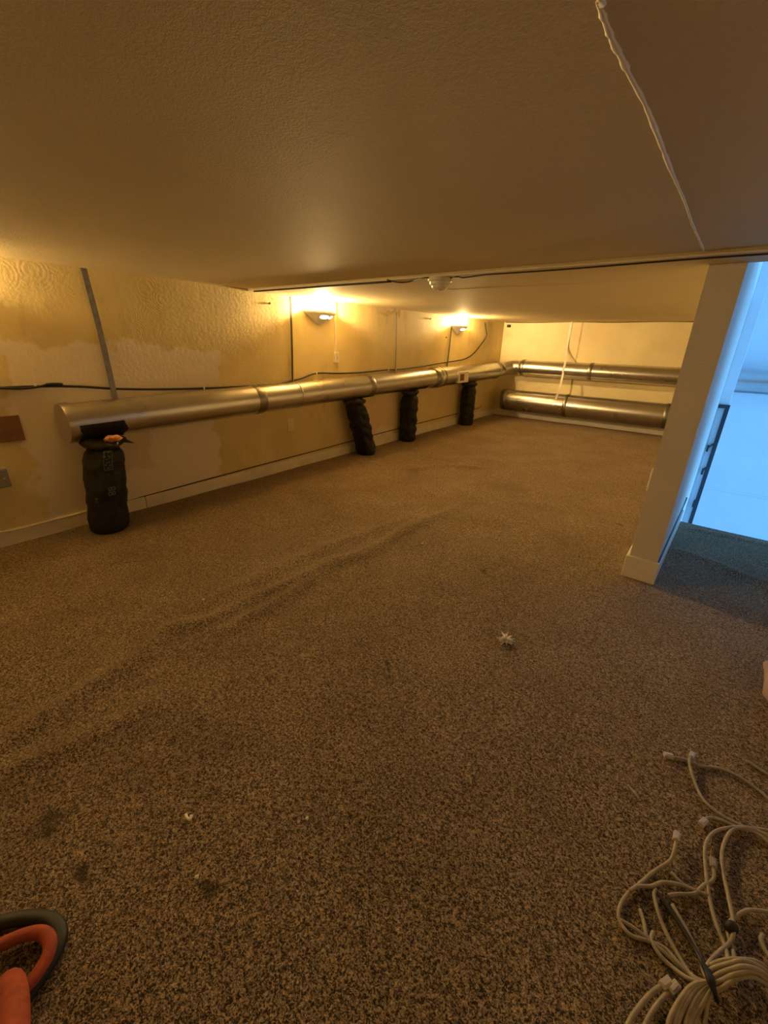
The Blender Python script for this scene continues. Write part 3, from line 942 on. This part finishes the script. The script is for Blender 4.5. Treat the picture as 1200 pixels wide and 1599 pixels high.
# ------------------------------------------------------------------ things on the carpet
def fl(x, y, z=0.0):
    p = px(x, y, 2, .004 + z)
    h = float(floor_h(p.x, p.y))
    return px(x, y, 2, h + z + .001)


# bundle of cables
CR = .0043
cb = empty('cable_bundle', fl(1110, 1530)); tag(cb, 'tangled bundle of grey beige network cables tied with a black strap', 'cable bundle')
CO = cb.location
def strand(pts, z=None, r=CR, mat='cable', n=5):
    P = [fl(x, y, (z[i] if z else .006) + .0) for i, (x, y) in enumerate(pts)]
    return obj('cable', tube_bm([p - CO for p in catmull(P, n)], r, 7), M[mat], cb, smooth=True)
def plug(pt, toward, parent, z=.010, mat='clear'):
    a = fl(*pt, z) - CO; b = fl(*toward, z) - CO
    d = (b - a).normalized()
    s = d.cross(Vector((0, 0, 1))).normalized(); u = s.cross(d)
    bm = box_bm((-.014, -.0075, -.006), (.012, .0075, .006), .0015)
    box_bm((-.010, -.0035, .0058), (.010, .0035, .0085), .0008, bm)
    Mx = Matrix((d, s, u)).transposed().to_4x4(); Mx.translation = a
    bmesh.ops.transform(bm, matrix=Mx, verts=bm.verts)
    return obj('plug', bm, M[mat], parent)


s = strand([(1046, 1181), (1062, 1184), (1077, 1188), (1093, 1196), (1120, 1199), (1150, 1210), (1180, 1230), (1203, 1250), (1235, 1285)]); plug((1045, 1180), (1062, 1184), s)
s = strand([(1081, 1181), (1077, 1190), (1085, 1220), (1100, 1250), (1130, 1275), (1160, 1290), (1190, 1305), (1215, 1322), (1240, 1350)], [.016, .016] + [.008] * 7); plug((1081, 1180), (1077, 1192), s, .014)
s = strand([(1101, 1282), (1107, 1277), (1125, 1280), (1150, 1291), (1180, 1300), (1210, 1325), (1235, 1360)], [.01] * 7); plug((1099, 1284), (1108, 1275), s)
s = strand([(1057, 1312), (1053, 1330), (1046, 1345), (1020, 1362), (1000, 1380), (984, 1392), (970, 1412), (967, 1435), (985, 1460), (1015, 1470), (1035, 1485), (1065, 1512), (1090, 1530), (1108, 1537)], [.02, .018, .014] + [.006] * 9 + [.02, .03]); plug((1057, 1307), (1054, 1325), s, .02)
strand([(1230, 1310), (1200, 1297), (1165, 1292), (1140, 1292), (1115, 1300), (1102, 1322), (1103, 1360), (1108, 1400), (1118, 1440), (1132, 1475), (1137, 1500), (1130, 1522), (1115, 1532)], [.012] * 10 + [.03, .04, .03])
strand([(1210, 1312), (1180, 1296), (1147, 1294), (1131, 1318), (1128, 1350), (1138, 1400), (1146, 1440), (1145, 1462), (1138, 1475), (1120, 1490), (1103, 1512), (1106, 1526)], [.012] * 6 + [.018, .018, .016, .02, .03, .03])
strand([(1230, 1432), (1200, 1424), (1170, 1421), (1152, 1430), (1139, 1442), (1138, 1460), (1144, 1480), (1147, 1500), (1135, 1520), (1115, 1534)], [.01] * 7 + [.03, .04, .03])
strand([(984, 1391), (997, 1384), (1017, 1384), (1035, 1378), (1060, 1381), (1085, 1390), (1108, 1399)], [.012] * 7)
s = strand([(1114, 1355), (1116, 1366), (1113, 1375), (1100, 1382), (1085, 1395), (1060, 1396), (1045, 1398)], [.012] * 7); plug((1114, 1349), (1115, 1362), s, .012, 'cable')
strand([(1025, 1388), (1022, 1398), (1030, 1430), (1045, 1465), (1065, 1500), (1082, 1525), (1107, 1538)], [.01] * 5 + [.02, .03])
strand([(1024, 1390), (1045, 1418), (1070, 1455), (1090, 1490), (1106, 1525)], [.009] * 3 + [.012, .03], CR, 'cable_gap_dark')
strand([(1048, 1362), (1062, 1376), (1082, 1392), (1100, 1408)], [.007] * 4)
strand([(1050, 1412), (1076, 1458), (1095, 1500), (1100, 1520), (1109, 1533)], [.007] * 3 + [.02, .03])
strand([(1021, 1455), (1018, 1468), (1030, 1490), (1048, 1508), (1075, 1528), (1107, 1538)], [.007] * 4 + [.02, .03])
strand([(1000, 1420), (1006, 1440), (1013, 1466), (1040, 1482), (1062, 1506), (1088, 1528), (1109, 1536)], [.006] * 4 + [.012, .02, .03])
strand([(1192, 1459), (1189, 1468), (1195, 1483), (1210, 1505)], [.008] * 4)
strand([(968, 1436), (990, 1449), (1010, 1464), (1020, 1470)], [.006] * 4)
# arching loop held by the strap
outer = [(1107, 1511), (1122, 1503), (1140, 1499), (1160, 1497), (1180, 1502), (1200, 1515), (1222, 1540), (1235, 1580)]
inner = [(1118, 1548), (1130, 1541), (1145, 1531), (1163, 1524), (1180, 1526), (1200, 1540), (1214, 1562), (1222, 1600)]
zz = [.030, .040, .055, .062, .055, .040, .025, .015]
for k in range(8):
    t = k / 7
    strand([((1 - t) * a[0] + t * b[0] + random.uniform(-1.5, 1.5), (1 - t) * a[1] + t * b[1] + random.uniform(-1.5, 1.5)) for a, b in zip(outer, inner)],
           [h * (1 - .25 * abs(t - .5)) + (.006 if k % 2 else 0) for h in zz])
# fan towards the viewer
fans = [((1040, 1536), (1018, 1551), (997, 1575), (980, 1603), (968, 1650)), ((1052, 1543), (1034, 1560), (1016, 1585), (1006, 1610), (1000, 1650))]
for f_ in fans: s = strand(list(f_), [.014] * 5, CR * 1.1); plug(f_[0], f_[1], s, .016)
for k in range(8):
    t = k / 7
    x0, y0 = 1082 + 32 * t + random.uniform(-3, 3), 1538 + 14 * t + random.uniform(-3, 3)
    xe = 1044 + 54 * t + random.uniform(-5, 5)
    strand([(1112, 1533 + 8 * t), (x0, y0), (x0 - 18 + 10 * t, y0 + 18), (xe + 2, 1590), (xe - 3, 1625), (xe - 2, 1670)], [.035, .034, .03, .022, .014, .010], CR * 1.05)
# black strap of the bundle and the small black knot
P = [fl(x, y, z) - CO for x, y, z in ((1101, 1505, .02), (1106, 1518, .047), (1111, 1532, .056), (1116, 1546, .046), (1119, 1560, .016))]
obj('strap', tube_bm(catmull(P, 5), .0085, 8, flat=.45), M['rubber'], cb, smooth=True)
P = [fl(x, y, .018) - CO for x, y in ((1139, 1441), (1143, 1449), (1148, 1457))]
obj('tape_knot', tube_bm(P, [.012, .015, .010], 8), M['rubber'], cb, smooth=True)

# loose bits
tag(obj('cable_offcut', tube_bm(catmull([fl(x, y, .006) for x, y in ((1165, 1188), (1172, 1191), (1188, 1202), (1207, 1213), (1235, 1225))], 4), CR, 7), M['cable'], smooth=True), 'short beige cable end lying apart above the tangled bundle', 'cable')
tag(obj('wire_scrap', tube_bm(catmull([fl(x, y, .005) for x, y in ((981, 1226), (990, 1237), (999, 1248))], 4), .003, 6), M['cable'], smooth=True), 'thin short wire scrap left of the cable ends', 'wire')


def feather(name, label, loc, size, n, seed):
    rn = random.Random(seed)
    bm = bmesh.new()
    for k in range(n):
        a = rn.uniform(0, 2 * math.pi); L = size * rn.uniform(.5, 1.0); el = rn.uniform(.1, 1.1)
        tip = Vector((math.cos(a) * L * math.cos(el), math.sin(a) * L * math.cos(el), L * math.sin(el) * .8 + .004))
        mid = tip * .55 + Vector((0, 0, size * .10))
        tube_bm([Vector((0, 0, .001)), mid, tip], [.0022, .0026, .0006], 4, bm=bm)
    shift(bm, Vector(loc))
    return tag(obj(name, bm, M['feather'], smooth=True), label, 'feather')


feather('feather', 'white downy feather tuft lying on the open carpet', fl(790, 1002), .046, 60, 4)
feather('lint_tuft', 'tiny white lint speck near the carpet wrinkles', fl(660, 850), .012, 10, 5)
P = catmull([fl(x, y, .006) for x, y in ((290, 1271), (292, 1277), (297, 1279), (299, 1273))], 4)
tag(obj('paper_scrap', tube_bm(P, .004, 6, flat=.6), M['feather'], smooth=True), 'small curled white scrap on the carpet', 'scrap')
for (x, y, lab) in ((480, 1278, 'tiny pale crumb right of the curled white scrap'), (308, 1369, 'tiny pale crumb below the curled white scrap'), (318, 936, 'tiny pale crumb beside the long carpet wrinkle')):
    bm = bmesh.new(); bmesh.ops.create_icosphere(bm, subdivisions=2, radius=.0045)
    for v in bm.verts: v.co *= 1 + .3 * math.sin(v.co.x * 900 + v.co.y * 700)
    shift(bm, fl(x, y, .004))
    tag(obj('crumb', bm, M['feather']), lab, 'crumb', 'pale crumbs on the carpet')

# red loop object with black rim, lower left corner
e = empty('red_tool', fl(20, 1540)); tag(e, 'orange red looped tool with black rubber rim on the carpet', 'tool')
TO = e.location
rim = [(-60, 1462), (-20, 1446), (10, 1438), (40, 1433), (68, 1434), (86, 1443), (93, 1460), (89, 1480), (78, 1502), (64, 1524), (48, 1546), (34, 1566), (20, 1590), (-10, 1620)]
obj('rubber_rim', tube_bm([p - TO for p in catmull([fl(x, y, .012) for x, y in rim], 5)], .0155, 10, flat=.7), M['rubber'], e, smooth=True)
loop = [(-60, 1500), (-20, 1484), (10, 1471), (38, 1460), (60, 1456), (74, 1462), (79, 1477), (74, 1495), (63, 1514), (50, 1532), (36, 1548), (20, 1560)]
obj('loop', tube_bm([p - TO for p in catmull([fl(x, y, .020) for x, y in loop], 5)], .0135, 10, flat=.8), M['red'], e, smooth=True)
hp = [(14, 1530, .03), (14, 1545, .05), (18, 1570, .07), (18, 1600, .09), (14, 1660, .12)]
obj('handle', tube_bm([p - TO for p in catmull([fl(x, y, z) for x, y, z in hp], 5)], [.010, .019, .022, .024, .025] + [.026] * 16, 14), M['red'], e, smooth=True)

# pale bundle at the right edge
c = fl(1193, 1090)
e = empty('cloth_bundle', (c.x + .086, c.y - .02, float(floor_h(c.x + .11, c.y)))); tag(e, 'pale pinkish canvas bundle partly in view at the edge beside the carpet', 'bundle')
bm = bmesh.new(); rings = []
seg, nz = 36, 22
for i in range(nz + 1):
    t = i / nz
    q = (math.sin(math.pi * min(1, .12 + .88 * t)) ** .5) if t < 1 else .02
    row = []
    for k in range(seg):
        a = 2 * math.pi * k / seg
        w = 1 + .05 * math.sin(a * 4 + t * 6) + .05 * math.sin(a * 11 - t * 9) + .04 * math.sin(a * 17 + t * 7)
        row.append(bm.verts.new((.105 * q * w * math.cos(a), .29 * q * w * math.sin(a), .02 + .15 * t)))
    rings.append(row)
for A, B in zip(rings, rings[1:]):
    for k in range(seg): bm.faces.new((A[k], A[(k + 1) % seg], B[(k + 1) % seg], B[k]))
bm.faces.new(rings[0][::-1]); bm.faces.new(rings[-1])
obj('canvas', bm, M['cloth'], e, smooth=True)
bm = bmesh.new(); rings = []
for z, q in ((0, .55), (.0, .70), (.02, .72), (.03, .6)):
    rings.append([bm.verts.new((.105 * q * math.cos(2 * math.pi * k / seg), .23 * q * math.sin(2 * math.pi * k / seg), z)) for k in range(seg)])
for A, B in zip(rings, rings[1:]):
    for k in range(seg): bm.faces.new((A[k], A[(k + 1) % seg], B[(k + 1) % seg], B[k]))
bm.faces.new(rings[0][::-1]); bm.faces.new(rings[-1])
obj('dark_base', bm, M['rubber'], e, smooth=True)  # darker strip round the foot of the bundle
